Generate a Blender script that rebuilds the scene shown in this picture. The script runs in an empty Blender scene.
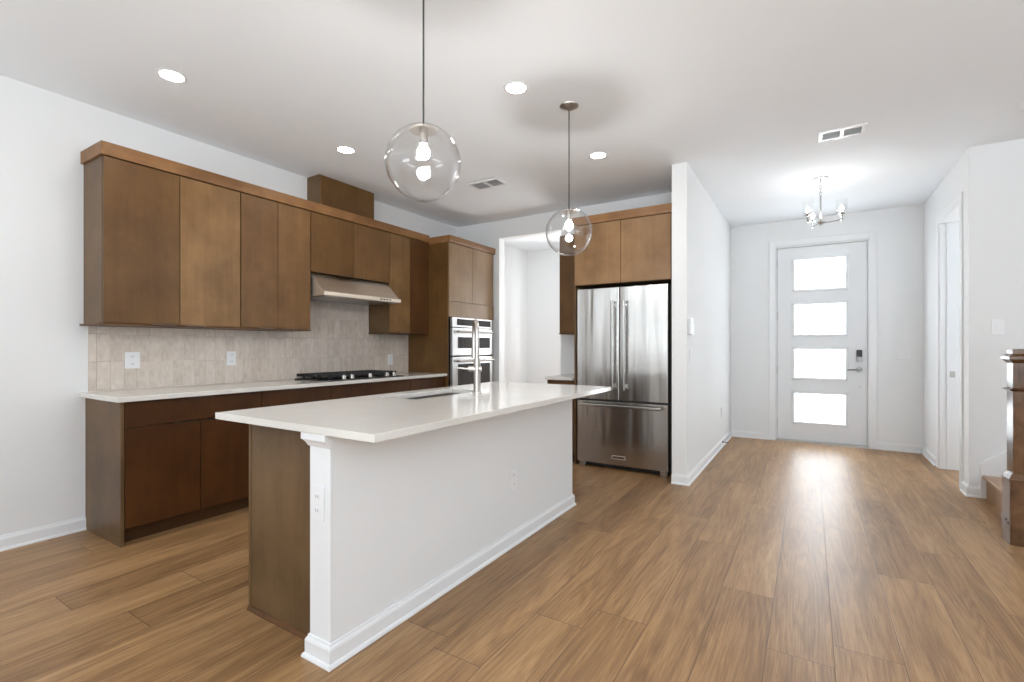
import bpy, bmesh, math, random
from mathutils import Vector, Matrix
random.seed(7)
PI = math.pi
sc = bpy.context.scene
col = sc.collection

# ---------------------------------------------------------------- camera
cam_d = bpy.data.cameras.new('camera'); cam = bpy.data.objects.new('camera', cam_d); col.objects.link(cam)
cam.location = (0, 0, 1.22); cam.rotation_euler = (PI/2, 0, math.atan(298/480))
cam_d.sensor_width = 36; cam_d.lens = 36*480/1024; cam_d.shift_y = 5.5/1024; cam_d.clip_start = .02
sc.camera = cam
# ---------------------------------------------------------------- exposure and world
sc.view_settings.view_transform = 'Standard'; sc.view_settings.look = 'None'
sc.view_settings.gamma = 1; sc.view_settings.use_curve_mapping = False
sc.view_settings.exposure = 0.40
sc.cycles.use_denoising = True
sc.cycles.max_bounces = 10; sc.cycles.diffuse_bounces = 5; sc.cycles.glossy_bounces = 5
sc.cycles.transparent_max_bounces = 16; sc.cycles.transmission_bounces = 8
sc.cycles.caustics_reflective = False; sc.cycles.caustics_refractive = False
sc.cycles.sample_clamp_indirect = 6
w = bpy.data.worlds.new('sky'); sc.world = w; w.use_nodes = True
bg = w.node_tree.nodes['Background']; bg.inputs[0].default_value = (.93, .97, 1, 1); bg.inputs[1].default_value = 1.3

def area(name, loc, rot, sx, sy, power, color=(1, 1, 1)):
    d = bpy.data.lights.new(name, 'AREA'); d.shape = 'RECTANGLE'; d.size = sx; d.size_y = sy
    d.energy = power; d.color = color
    o = bpy.data.objects.new(name, d); o.location = loc; o.rotation_euler = rot; col.objects.link(o); return o
DAY = (.83, .925, 1)
DAYN = (.98, .99, 1)
UP = math.radians(86)       # tilt of the back and east uplights, unseen lamps added to brighten the ceiling
area('uplight_back_left', (-2.4, -3.42, 1.3), (PI/2+UP, 0, 0), 2.2, 2.2, 100, DAY)
area('uplight_back_right', (1.6, -3.42, 1.3), (PI/2+UP*.85, 0, 0), 2.6, 2.2, 280, DAY)
area('uplight_east', (4.12, 0.6, 1.4), (PI/2+UP, 0, PI/2), 2.6, 1.6, 95, DAY)
area('fill_pantry', (-2.78, 7.12, 1.6), (-PI/2, 0, .5), .85, 1.4, 52, DAYN)  # unseen lamp added to brighten the pantry beyond the opening
area('daylight_front_door', (.1, 8.0, 1.5), (-PI/2, 0, 0), 1.4, 2.6, 200, DAYN)
area('fill_side_room', (2.9, 7.08, 1.5), (-PI/2, 0, 0), 1.6, 1.4, 45, DAY)  # unseen fill lamp added so the side room is lit

# ---------------------------------------------------------------- mesh building
ORIG = {}
class MB:
    def __init__(s): s.bm = bmesh.new()
    def box(s, x0, x1, y0, y1, z0, z1):
        x0, x1 = sorted((x0, x1)); y0, y1 = sorted((y0, y1)); z0, z1 = sorted((z0, z1))
        v = [s.bm.verts.new(p) for p in ((x0,y0,z0),(x1,y0,z0),(x1,y1,z0),(x0,y1,z0),(x0,y0,z1),(x1,y0,z1),(x1,y1,z1),(x0,y1,z1))]
        for f in ((3,2,1,0),(4,5,6,7),(0,1,5,4),(1,2,6,5),(2,3,7,6),(3,0,4,7)): s.bm.faces.new([v[i] for i in f])
        return s
    def rbox(s, x0, x1, y0, y1, z0, z1, axis, r=.012, n=5):
        """box with rounded corners in the plane normal to axis"""
        rng = [(x0,x1),(y0,y1),(z0,z1)]; k = 'xyz'.index(axis)
        a, b = [i for i in range(3) if i != k]
        (a0,a1),(b0,b1) = sorted(rng[a]), sorted(rng[b]); c0, c1 = sorted(rng[k])
        P = []
        for cxx, cyy, st in ((a1-r,b1-r,0),(a0+r,b1-r,1),(a0+r,b0+r,2),(a1-r,b0+r,3)):
            for i in range(n+1):
                t = (st + i/n)*PI/2; P.append((cxx+r*math.cos(t), cyy+r*math.sin(t)))
        return s.prism(P, axis, c0, c1)
    def prism(s, P, axis, c0, c1):
        k = 'xyz'.index(axis); a, b = [i for i in range(3) if i != k]
        L = []
        for c in (c0, c1):
            ring = []
            for p in P:
                q = [0,0,0]; q[a] = p[0]; q[b] = p[1]; q[k] = c; ring.append(s.bm.verts.new(q))
            L.append(ring)
        n = len(P)
        for i in range(n): s.bm.faces.new((L[0][i], L[0][(i+1)%n], L[1][(i+1)%n], L[1][i]))
        s.bm.faces.new(L[0][::-1]); s.bm.faces.new(L[1]); return s
    def cyl(s, p0, p1, r, seg=20, r2=None):
        p0, p1 = Vector(p0), Vector(p1); d = (p1-p0).normalized()
        u = d.orthogonal().normalized(); w_ = d.cross(u); r2 = r if r2 is None else r2
        A = [s.bm.verts.new(p0+(u*math.cos(t)+w_*math.sin(t))*r) for t in [2*PI*i/seg for i in range(seg)]]
        B = [s.bm.verts.new(p1+(u*math.cos(t)+w_*math.sin(t))*r2) for t in [2*PI*i/seg for i in range(seg)]]
        for i in range(seg): s.bm.faces.new((A[i], A[(i+1)%seg], B[(i+1)%seg], B[i]))
        s.bm.faces.new(A[::-1]); s.bm.faces.new(B); return s
    def lathe(s, prof, c, seg=32):
        """prof: list of (radius, z) from one end to the other, revolved about the vertical through c"""
        rings = []
        for r, z in prof:
            if r < 1e-5: rings.append([s.bm.verts.new((c[0], c[1], c[2]+z))])
            else: rings.append([s.bm.verts.new((c[0]+r*math.cos(2*PI*i/seg), c[1]+r*math.sin(2*PI*i/seg), c[2]+z)) for i in range(seg)])
        for A, B in zip(rings, rings[1:]):
            for i in range(seg):
                j = (i+1) % seg
                if len(A) == 1 and len(B) == 1: continue
                if len(A) == 1: s.bm.faces.new((A[0], B[j], B[i]))
                elif len(B) == 1: s.bm.faces.new((A[i], A[j], B[0]))
                else: s.bm.faces.new((A[i], A[j], B[j], B[i]))
        return s
    def tube(s, pts, r, seg=12, cap=True):
        pts = [Vector(p) for p in pts]; rings = []; u = None
        for i, p in enumerate(pts):
            d = ((pts[min(i+1, len(pts)-1)]-pts[max(i-1, 0)])).normalized()
            u = d.orthogonal().normalized() if u is None else (u - d*u.dot(d)).normalized()
            w_ = d.cross(u); rr = r[i] if isinstance(r, (list, tuple)) else r
            rings.append([s.bm.verts.new(p+(u*math.cos(2*PI*k/seg)+w_*math.sin(2*PI*k/seg))*rr) for k in range(seg)])
        for A, B in zip(rings, rings[1:]):
            for i in range(seg): s.bm.faces.new((A[i], A[(i+1)%seg], B[(i+1)%seg], B[i]))
        if cap: s.bm.faces.new(rings[0][::-1]); s.bm.faces.new(rings[-1])
        return s
    def sphere(s, c, r, u=32, v=18, z0=-1, z1=1):
        """part of a sphere between relative heights z0..z1"""
        t0, t1 = math.asin(z0), math.asin(z1)
        return s.lathe([(r*math.cos(t0+(t1-t0)*i/v), r*math.sin(t0+(t1-t0)*i/v)) for i in range(v+1)], c, u)
    def build(s, name, mat, parent=None, bevel=0, smooth=False, origin=None, angle=35):
        bmesh.ops.recalc_face_normals(s.bm, faces=s.bm.faces)
        if parent is not None: O = ORIG[parent.name]
        elif origin is not None: O = Vector(origin)
        else:
            xs = [v.co for v in s.bm.verts]
            O = Vector(((min(p.x for p in xs)+max(p.x for p in xs))/2, (min(p.y for p in xs)+max(p.y for p in xs))/2, min(p.z for p in xs)))
        bmesh.ops.translate(s.bm, verts=s.bm.verts, vec=-O)
        me = bpy.data.meshes.new(name); s.bm.to_mesh(me); s.bm.free(); me.materials.append(mat)
        o = bpy.data.objects.new(name, me); col.objects.link(o)
        if parent is not None: o.parent = parent
        else: o.location = O
        ORIG[o.name] = O
        if bevel:
            m = o.modifiers.new('bevel', 'BEVEL'); m.width = bevel; m.segments = 2; m.limit_method = 'ANGLE'; m.angle_limit = math.radians(40); m.harden_normals = False
        if smooth:
            for p in me.polygons: p.use_smooth = True
            bpy.context.view_layer.objects.active = o
            try: me.set_sharp_from_angle(angle=math.radians(angle))
            except Exception: pass
        return o

def tag(o, label=None, cat=None, group=None, kind=None):
    if label: o['label'] = label
    if cat: o['category'] = cat
    if group: o['group'] = group
    if kind: o['kind'] = kind
    return o
def thing(name, label, cat, loc, group=None):
    o = bpy.data.objects.new(name, None); o.location = loc; o.empty_display_size = .1; col.objects.link(o)
    ORIG[o.name] = Vector(loc)
    return tag(o, label, cat, group)
def struct(o, label=None): o['kind'] = 'structure'; 
def structure(mb, name, mat, label=None, cat=None, bevel=0):
    o = mb.build(name, mat, bevel=bevel); o['kind'] = 'structure'
    if label: o['label'] = label
    if cat: o['category'] = cat
    return o

# ---------------------------------------------------------------- materials
class NT:
    def __init__(s, name):
        s.m = bpy.data.materials.new(name); s.m.use_nodes = True; s.t = s.m.node_tree; s.n = s.t.nodes; s.b = s.n['Principled BSDF']
    def new(s, typ, **kw):
        n = s.n.new(typ)
        for k, v in kw.items(): setattr(n, k, v)
        return n
    def link(s, a, b): s.t.links.new(a, b)
    def put(s, v, sock):
        if hasattr(v, 'is_output'): s.link(v, sock)
        else: sock.default_value = v
    def math(s, op, a, b=0.0, c=0.0):
        n = s.new('ShaderNodeMath', operation=op); s.put(a, n.inputs[0]); s.put(b, n.inputs[1]); s.put(c, n.inputs[2]); return n.outputs[0]
    def pos(s):
        g = s.new('ShaderNodeNewGeometry'); x = s.new('ShaderNodeSeparateXYZ'); s.link(g.outputs['Position'], x.inputs[0]); return x.outputs
    def vec(s, x, y, z):
        n = s.new('ShaderNodeCombineXYZ'); s.put(x, n.inputs[0]); s.put(y, n.inputs[1]); s.put(z, n.inputs[2]); return n.outputs[0]
    def noise(s, v, scale=1., detail=3., rough=.5, dist=0.):
        n = s.new('ShaderNodeTexNoise'); s.link(v, n.inputs['Vector']); n.inputs['Scale'].default_value = scale
        n.inputs['Detail'].default_value = detail; n.inputs['Roughness'].default_value = rough; n.inputs['Distortion'].default_value = dist; return n.outputs['Fac']
    def ramp(s, f, stops):
        n = s.new('ShaderNodeValToRGB'); s.link(f, n.inputs[0]); e = n.color_ramp.elements
        e[0].position, e[0].color = stops[0][0], (*stops[0][1], 1); e[1].position, e[1].color = stops[-1][0], (*stops[-1][1], 1)
        for p, c in stops[1:-1]:
            q = e.new(p); q.color = (*c, 1)
        return n.outputs[0]
    def mix(s, f, a, b, blend='MIX'):
        n = s.new('ShaderNodeMix', data_type='RGBA', blend_type=blend); s.put(f, n.inputs[0])
        for v, i in ((a, 6), (b, 7)):
            if isinstance(v, tuple) and len(v) == 3: v = (*v, 1)
            s.put(v, n.inputs[i])
        return n.outputs[2]
    def bump(s, h, strength=.1, dist=.01):
        n = s.new('ShaderNodeBump'); s.link(h, n.inputs['Height']); n.inputs['Strength'].default_value = strength; n.inputs['Distance'].default_value = dist
        s.link(n.outputs[0], s.b.inputs['Normal'])
    def set(s, **kw):
        for k, v in kw.items():
            sock = s.b.inputs[k.replace('_', ' ')]
            if isinstance(v, tuple) and len(v) == 3: v = (*v, 1)
            s.put(v, sock)
        return s
def lin(r, g, b): return tuple(((c/255)/12.92 if c/255 <= .04045 else ((c/255+.055)/1.055)**2.4) for c in (r, g, b))
def simple(name, c, rough=.5, metal=0., spec=.5):
    return NT(name).set(Base_Color=c, Roughness=rough, Metallic=metal, Specular_IOR_Level=spec).m

def paint(name, c, bump=.04, scale=220, rough=.6):
    t = NT(name); p = t.pos(); t.set(Base_Color=c, Roughness=rough, Specular_IOR_Level=.3)
    t.bump(t.noise(t.vec(*p[:3]), scale, 2), bump, .002); return t.m
M = {}
M['wall'] = paint('wall_paint', (.775, .78, .78))
M['ceiling'] = paint('ceiling_paint', (.88, .91, .94), .25, 60, .8)
M['trim'] = paint('white_trim_paint', (.78, .785, .79), .0, 100, .35)
M['door'] = paint('door_paint', (.74, .75, .76), .0, 100, .4)

def wood(name, a, b, rough=.42, axis='z', seed=0, scale=1.):
    t = NT(name); p = t.pos()
    k = 'xyz'.index(axis)
    f = [9., 9., 9.]; f[k] = .9
    g = [60., 60., 60.]; g[k] = 2.5
    c = [t.math('MULTIPLY_ADD', p[i], f[i]*scale, seed*3.7) for i in range(3)]
    c2 = [t.math('MULTIPLY_ADD', p[i], g[i]*scale, seed*1.3) for i in range(3)]
    c3 = [t.math('MULTIPLY_ADD', p[i], 3.2*scale, seed*5.1) for i in range(3)]
    n1 = t.noise(t.vec(*c), 1, 4, .55, .8); n2 = t.noise(t.vec(*c2), 1, 3, .6); n3 = t.noise(t.vec(*c3), 1, 4, .6)
    v = t.math('MULTIPLY_ADD', n1, .25, t.math('MULTIPLY_ADD', n2, .15, t.math('MULTIPLY', n3, .6)))
    t.set(Base_Color=t.ramp(v, [(.36, a), (.64, b)]), Roughness=rough, Specular_IOR_Level=.35)
    t.bump(n2, .04, .002); return t.m
D1, D2 = lin(118, 82, 52), lin(136, 98, 64)
M['wood_mid'] = wood('stained_maple_mid', lin(82, 54, 23), lin(108, 77, 40), seed=1)
M['wood_light'] = wood('stained_maple_light', lin(110, 80, 46), lin(140, 106, 67), seed=2)
M['wood_even'] = wood('stained_maple_even', lin(94, 65, 34), lin(122, 89, 53), seed=14)
M['wood_warm'] = wood('stained_maple_warm', lin(122, 90, 57), lin(150, 116, 80), seed=15)
M['wood_dark'] = wood('stained_maple_dark', lin(74, 46, 22), lin(98, 66, 36), seed=3)
M['wood_pale'] = wood('stained_maple_pale', lin(126, 99, 69), lin(150, 122, 90), seed=4)
M['wood_side'] = wood('stained_maple_side', lin(84, 63, 40), lin(112, 87, 58), seed=5)
M['wood_base_shaded'] = wood('stained_maple_base_shaded', lin(58, 31, 8), lin(80, 47, 18), seed=6)  # darker copy of the maple, the base doors' shade put into its colour
M['crown_y'] = wood('stained_crown_along', lin(112, 76, 43), lin(150, 109, 68), axis='y', seed=7)
M['crown_x'] = wood('stained_crown_across', lin(112, 76, 43), lin(150, 109, 68), axis='x', seed=8)
M['kick'] = wood('toe_kick_wood', lin(70, 46, 26), lin(88, 60, 36), axis='y', seed=9)
M['gap'] = simple('cabinet_gap_dark', (.02, .012, .008), .8)
M['black'] = simple('black_plastic', (.012, .012, .013), .35)
M['castiron'] = simple('cast_iron', (.018, .017, .017), .5)
M['glassblack'] = simple('black_oven_glass', (.025, .022, .02), .06)
M['nickel'] = simple('brushed_nickel', (.46, .43, .40), .28, 1)
M['hardware'] = simple('satin_door_hardware', (.22, .215, .21), .35, .9)
M['badge'] = simple('polished_badge', (.85, .83, .80), .35, .8)
M['pull'] = simple('dark_nickel_pull', (.22, .19, .16), .35, 1)
M['chrome'] = simple('chrome', (.48, .47, .46), .18, 1)
M['handle'] = simple('satin_handle_steel', (.44, .43, .41), .25, 1)
M['darkmetal'] = simple('dark_cable', (.05, .05, .05), .5)
M['plastic'] = simple('white_plastic', (.80, .80, .81), .3)
M['fr_grey'] = simple('pale_grey_display', (.55, .56, .56), .3)
M['slot'] = simple('slot_shadow_grey', (.25, .25, .25), .6)
M['fridge_side'] = simple('dark_grey_enamel', (.035, .033, .032), .45)

def steel(name, base, rough, wav, seed=0, axis='x'):
    t = NT(name); p = t.pos()
    k = t.vec(t.math('MULTIPLY_ADD', p[0], 7.5, seed), t.math('MULTIPLY', p[1], 7.5), t.math('MULTIPLY', p[2], .7))
    f = [900., 900., 900.]; f['xyz'.index(axis)] = 4
    fine = t.noise(t.vec(*[t.math('MULTIPLY', p[i], f[i]) for i in range(3)]), 1, 2)
    n = t.noise(k, 1, 1.5, .4, .3)
    t.set(Base_Color=base, Metallic=1., Roughness=t.math('MULTIPLY_ADD', fine, .06, rough), Anisotropic=.6)
    h = t.math('MULTIPLY_ADD', fine, .0004, n)
    t.bump(h, wav, .02); return t.m
M['steel'] = steel('fridge_stainless', (.50, .485, .465), .20, .6, 2.3)
M['steel_hood'] = steel('hood_stainless', (.86, .77, .65), .33, .05, 1.1, 'y')
M['steel_oven'] = steel('oven_stainless', (.62, .62, .62), .3, .03, .4, 'y')
M['sinksteel'] = simple('sink_steel', (.45, .43, .41), .28, 1)

def quartz():
    t = NT('white_quartz'); p = t.pos(); v = t.vec(*p[:3])
    n = t.noise(v, 3, 3, .5, .3)
    c = t.ramp(n, [(.3, (.68, .65, .605)), (.7, (.72, .695, .65))])
    t.set(Base_Color=c, Roughness=.09, Specular_IOR_Level=.6); return t.m
M['quartz'] = quartz()

def tiles():
    t = NT('glazed_wall_tile'); p = t.pos()
    TW, TH = .0762, .19
    u = t.math('DIVIDE', t.math('ADD', p[1], 10.0), TW); cu = t.math('FLOOR', u)
    wn0 = t.new('ShaderNodeTexWhiteNoise', noise_dimensions='1D'); t.link(cu, wn0.inputs['W'])
    jitter = t.math('MULTIPLY', t.math('SUBTRACT', wn0.outputs['Value'], .5), .07)
    v = t.math('ADD', t.math('DIVIDE', t.math('SUBTRACT', p[2], .922), TH), jitter); cv = t.math('FLOOR', v)
    wn = t.new('ShaderNodeTexWhiteNoise', noise_dimensions='3D'); t.link(t.vec(cu, cv, 1.7), wn.inputs['Vector'])
    r = wn.outputs['Value']
    fu, fv = t.math('FRACT', u), t.math('FRACT', v)
    eu = t.math('MULTIPLY', t.math('MINIMUM', fu, t.math('SUBTRACT', 1, fu)), TW)
    ev = t.math('MULTIPLY', t.math('MINIMUM', fv, t.math('SUBTRACT', 1, fv)), TH)
    e = t.math('MINIMUM', eu, ev)
    grout = t.math('LESS_THAN', e, .0011)
    shift = t.math('MULTIPLY', r, 31.)
    n = t.noise(t.vec(t.math('ADD', t.math('MULTIPLY', p[1], 30.), shift), p[0], t.math('MULTIPLY', p[2], 14.)), 1, 3, .6, .5)
    tone = t.math('MULTIPLY_ADD', r, .2, t.math('MULTIPLY', n, .8))
    c = t.ramp(tone, [(.25, lin(190, 177, 164)), (.5, lin(208, 196, 184)), (.78, lin(222, 212, 201))])
    gw = t.new('ShaderNodeTexWhiteNoise', noise_dimensions='3D'); t.link(t.vec(cu, cv, 5.1), gw.inputs['Vector'])
    gc = t.ramp(gw.outputs['Value'], [(.35, lin(150, 140, 130)), (.55, lin(205, 197, 187))])
    t.set(Base_Color=t.mix(grout, c, gc), Roughness=.28, Specular_IOR_Level=.5)
    edge = t.math('MINIMUM', t.math('DIVIDE', e, .004), 1.)
    h = t.math('ADD', t.math('MULTIPLY', edge, .5), t.math('ADD', t.math('MULTIPLY', n, .9), t.math('MULTIPLY', r, .5)))
    t.bump(h, .45, .003); return t.m
M['tile'] = tiles()

def planks():
    t = NT('oak_plank_floor'); p = t.pos()
    W, L = .229, 1.52
    u = t.math('DIVIDE', t.math('ADD', p[0], 10*W-.08), W); cu = t.math('FLOOR', u)
    w1 = t.new('ShaderNodeTexWhiteNoise', noise_dimensions='1D'); t.link(cu, w1.inputs['W'])
    v = t.math('ADD', t.math('DIVIDE', p[1], L), t.math('MULTIPLY', w1.outputs['Value'], 5.)); cv = t.math('FLOOR', v)
    w2 = t.new('ShaderNodeTexWhiteNoise', noise_dimensions='3D'); t.link(t.vec(cu, cv, .37), w2.inputs['Vector']); r = w2.outputs['Value']
    fu, fv = t.math('FRACT', u), t.math('FRACT', v)
    eu = t.math('MULTIPLY', t.math('MINIMUM', fu, t.math('SUBTRACT', 1, fu)), W)
    ev = t.math('MULTIPLY', t.math('MINIMUM', fv, t.math('SUBTRACT', 1, fv)), L)
    e = t.math('MINIMUM', eu, ev); gap = t.math('LESS_THAN', e, .0013)
    sh = t.math('MULTIPLY', r, 57.)
    gx = t.math('ADD', t.math('MULTIPLY', p[0], 1.), sh)
    # cathedral grain: contour bands of a stretched noise field
    big = t.noise(t.vec(t.math('MULTIPLY', gx, 7.5), t.math('MULTIPLY', p[1], .55), sh), 1, 2, .4, .1)
    rings = t.math('FRACT', t.math('MULTIPLY', big, 15.))
    rings = t.math('ABSOLUTE', t.math('SUBTRACT', rings, .5))
    fine = t.noise(t.vec(t.math('MULTIPLY', gx, 150.), t.math('MULTIPLY', p[1], 4.), sh), 1, 3, .65)
    pore = t.math('GREATER_THAN', t.noise(t.vec(t.math('MULTIPLY', gx, 210.), t.math('MULTIPLY', p[1], 7.), sh), 1, 2, .5), .60)
    mid = t.noise(t.vec(t.math('MULTIPLY', gx, 13.), t.math('MULTIPLY', p[1], 1.1), sh), 1, 3, .6, .3)
    tone = t.math('ADD', t.math('MULTIPLY', fine, .31), t.math('ADD', t.math('MULTIPLY', mid, .42), t.math('ADD', t.math('MULTIPLY', rings, .17), t.math('MULTIPLY', r, .10))))
    c = t.ramp(tone, [(.24, lin(96, 68, 41)), (.40, lin(138, 103, 67)), (.54, lin(166, 129, 88)), (.72, lin(188, 152, 112))])
    c = t.mix(t.math('MULTIPLY', pore, .35), c, lin(104, 74, 46))
    c = t.mix(gap, c, lin(84, 60, 40))
    t.set(Base_Color=c, Roughness=t.math('MULTIPLY_ADD', fine, .14, .33), Specular_IOR_Level=.5)
    h = t.math('ADD', t.math('MULTIPLY', fine, .3), t.math('MULTIPLY', t.math('MINIMUM', t.math('DIVIDE', e, .004), 1.), 1.6))
    t.bump(h, .2, .002); return t.m
M['floor'] = planks()

def emit(name, c, s):
    t = NT(name); t.set(Base_Color=(.9, .9, .9), Emission_Color=c, Emission_Strength=s); return t.m
M['downlight'] = emit('downlight_lens', (1, .98, .95), 40)
M['bulb'] = emit('frosted_bulb_glow', (1, .98, .96), 400)
M['bulb_s'] = emit('small_bulb_glow', (1, .98, .95), 95)

def clear_glass(name, tint=(1, 1, 1), ior=1.45, gain=1.):
    t = NT(name); t.n.remove(t.b)
    tr = t.new('ShaderNodeBsdfTransparent'); tr.inputs[0].default_value = (*tint, 1)
    gl = t.new('ShaderNodeBsdfGlossy'); gl.inputs['Roughness'].default_value = .0
    g = t.new('ShaderNodeNewGeometry'); dt = t.new('ShaderNodeVectorMath', operation='DOT_PRODUCT')
    t.link(g.outputs['Normal'], dt.inputs[0]); t.link(g.outputs['Incoming'], dt.inputs[1])
    k = t.math('POWER', t.math('SUBTRACT', 1., t.math('ABSOLUTE', dt.outputs['Value'])), 5.)
    f0 = ((ior-1)/(ior+1))**2
    mx = t.new('ShaderNodeMixShader'); f = t.math('MINIMUM', t.math('MULTIPLY', t.math('MULTIPLY_ADD', k, 1-f0, f0), gain), 1.)
    t.link(f, mx.inputs[0]); t.link(tr.outputs[0], mx.inputs[1]); t.link(gl.outputs[0], mx.inputs[2])
    t.link(mx.outputs[0], t.n['Material Output'].inputs[0]); return t.m
M['globe'] = clear_glass('clear_globe_glass', (.985, .985, .985), 1.5, 1.1)
M['clear'] = clear_glass('clear_window_glass')
def frosted():
    t = NT('frosted_pane_glass'); t.n.remove(t.b)
    a = t.new('ShaderNodeBsdfTranslucent'); a.inputs[0].default_value = (.9, .93, .95, 1)
    b = t.new('ShaderNodeBsdfTransparent'); b.inputs[0].default_value = (.8, .82, .84, 1)
    g = t.new('ShaderNodeBsdfGlossy'); g.inputs['Roughness'].default_value = .1
    m1 = t.new('ShaderNodeMixShader'); m1.inputs[0].default_value = .35
    t.link(a.outputs[0], m1.inputs[1]); t.link(b.outputs[0], m1.inputs[2])
    m2 = t.new('ShaderNodeMixShader'); m2.inputs[0].default_value = .05
    t.link(m1.outputs[0], m2.inputs[1]); t.link(g.outputs[0], m2.inputs[2])
    t.link(m2.outputs[0], t.n['Material Output'].inputs[0]); return t.m
M['frosted'] = frosted()

# ---------------------------------------------------------------- room shell
XW, CZ = -4.112, 2.845
structure(MB().box(-4.4, 4.4, -3.7, 7.5, -.12, 0), 'floor', M['floor'])
structure(MB().box(-4.4, 4.4, -3.7, 7.5, CZ, CZ+.12), 'ceiling', M['ceiling'])
structure(MB().box(XW-.15, XW, -3.65, 7.28, 0, CZ), 'wall_left', M['wall'])
o = MB(); o.box(XW, -3.41, 5.18, 5.30, 0, CZ).box(-2.53, -1.05, 5.18, 5.30, 0, CZ).box(-3.41, -2.53, 5.18, 5.30, 2.615, CZ)
structure(o, 'wall_kitchen', M['wall'])
structure(MB().box(-1.05, -.92, 4.40, 7.13, 0, CZ), 'wall_hall', M['wall'])
o = MB(); o.box(XW, -3.25, 7.13, 7.28, 0, CZ).box(-3.25, -2.3, 7.13, 7.28, 0, .85).box(-3.25, -2.3, 7.13, 7.28, 2.35, CZ).box(-2.3, -.385, 7.13, 7.28, 0, CZ)
o.box(-.385, .605, 7.13, 7.28, 2.515, CZ).box(.605, 2.1, 7.13, 7.28, 0, CZ).box(2.1, 3.7, 7.13, 7.28, 0, .8).box(2.1, 3.7, 7.13, 7.28, 2.2, CZ).box(3.7, 4.2, 7.13, 7.28, 0, CZ)
structure(o, 'wall_front', M['wall'])
o = MB(); o.box(1.10, 1.23, 5.29, 5.525, 0, CZ).box(1.10, 1.23, 6.34, 7.13, 0, CZ).box(1.10, 1.23, 5.525, 6.34, 2.46, CZ)
structure(o, 'wall_right', M['wall'])
structure(MB().box(1.23, 4.2, 5.29, 5.42, 0, CZ), 'wall_stair', M['wall'])
o = MB(); o.box(4.2, 4.35, -3.65, -.75, 0, CZ).box(4.2, 4.35, 1.95, 7.28, 0, CZ).box(4.2, 4.35, -.75, 1.95, 0, .6).box(4.2, 4.35, -.75, 1.95, 2.4, CZ)
structure(o, 'wall_east', M['wall'])
o = MB(); o.box(XW, -3.5, -3.65, -3.5, 0, CZ).box(-1.3, .3, -3.65, -3.5, 0, CZ).box(2.9, 4.2, -3.65, -3.5, 0, CZ)
for a, b in ((-3.5, -1.3), (.3, 2.9)): o.box(a, b, -3.65, -3.5, 2.45, CZ).box(a, b, -3.65, -3.5, 0, .12)
structure(o, 'wall_back', M['wall'])
def window(name, x0, x1, z0, z1, y, mull):
    m = MB(); t = .05
    m.box(x0, x1, y-.03, y+.03, z0, z0+t).box(x0, x1, y-.03, y+.03, z1-t, z1).box(x0, x0+t, y-.03, y+.03, z0+t, z1-t).box(x1-t, x1, y-.03, y+.03, z0+t, z1-t)
    for q in mull: m.box(q-t/2, q+t/2, y-.03, y+.03, z0+t, z1-t)
    o = structure(m, name, M['trim']); MB().box(x0+t, x1-t, y-.004, y+.004, z0+t, z1-t).build('pane', M['clear'], o); return o
window('window_1', -3.5, -1.3, .12, 2.45, -3.6, (-2.4,))
window('window_2', .3, 2.9, .12, 2.45, -3.6, (1.17, 2.03))
window('added_window', -3.25, -2.3, .85, 2.35, 7.22, ())  # out-of-view pantry window, added to go with the pantry fill lamp
window('window_4', 2.1, 3.7, .8, 2.2, 7.22, (2.9,))
m = MB(); t = .05
m.box(4.26, 4.3, -.75, 1.95, .6, .65).box(4.26, 4.3, -.75, 1.95, 2.35, 2.4).box(4.26, 4.3, -.75, -.7, .65, 2.35).box(4.26, 4.3, 1.9, 1.95, .65, 2.35).box(4.26, 4.3, .57, .63, .65, 2.35)
o = structure(m, 'window_5', M['trim']); MB().box(4.275, 4.285, -.7, 1.9, .65, 2.35).build('pane', M['clear'], o)

# baseboards: a profile of board with eased cap and shoe moulding
BP = [(0, 0), (.024, 0), (.024, .006), (.020, .014), (.014, .017), (.014, .066), (.011, .074), (.007, .078), (.005, .087), (0, .088)]
def sweep(m, path, prof):
    """mitred run of a (depth, z) profile along wall-face corner points, sticking out to the right of the direction of travel"""
    pts = [Vector(p) for p in path]; n = len(pts); R = []
    for a, b in zip(pts, pts[1:]):
        d = (b-a).normalized(); R.append(Vector((d.y, -d.x)))
    rings = []
    for i, p in enumerate(pts):
        if i == 0: o = R[0]
        elif i == n-1: o = R[-1]
        else:
            o = R[i-1]+R[i]; o = o/max(o.dot(R[i]), .1)
        rings.append([m.bm.verts.new((p.x+o.x*u, p.y+o.y*u, z)) for u, z in prof])
    k = len(prof)
    for A, B in zip(rings, rings[1:]):
        for j in range(k): m.bm.faces.new((A[j], A[(j+1)%k], B[(j+1)%k], B[j]))
    m.bm.faces.new(rings[0][::-1]); m.bm.faces.new(rings[-1]); return m
def base_run(m, axis, c, d, a, b):
    """board on the plane axis=c, sticking out by d=+1/-1, from a to b along the other axis"""
    P = [(c+d*u, z) for u, z in BP]
    m.prism(P, 'y' if axis == 'x' else 'x', a, b); return m
structure(base_run(MB(), 'x', XW, 1, -3.5, 1.222), 'baseboard_left', M['trim'])
structure(sweep(MB(), [(-1.05, 4.40), (-.92, 4.40), (-.92, 7.13)], BP), 'baseboard_hall', M['trim'])
m = base_run(MB(), 'y', 7.13, -1, -.896, -.455); base_run(m, 'y', 7.13, -1, .675, 1.076)
structure(m, 'baseboard_front', M['trim'])
m = base_run(MB(), 'x', 1.10, -1, 6.425, 7.13); sweep(m, [(1.10, 5.455), (1.10, 5.29), (1.165, 5.29)], BP)
structure(m, 'baseboard_right', M['trim'])
m = base_run(MB(), 'y', 7.13, -1, XW, -1.05); base_run(m, 'x', XW, 1, 5.30, 7.13); base_run(m, 'y', 7.13, -1, 1.23, 4.2)
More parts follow.
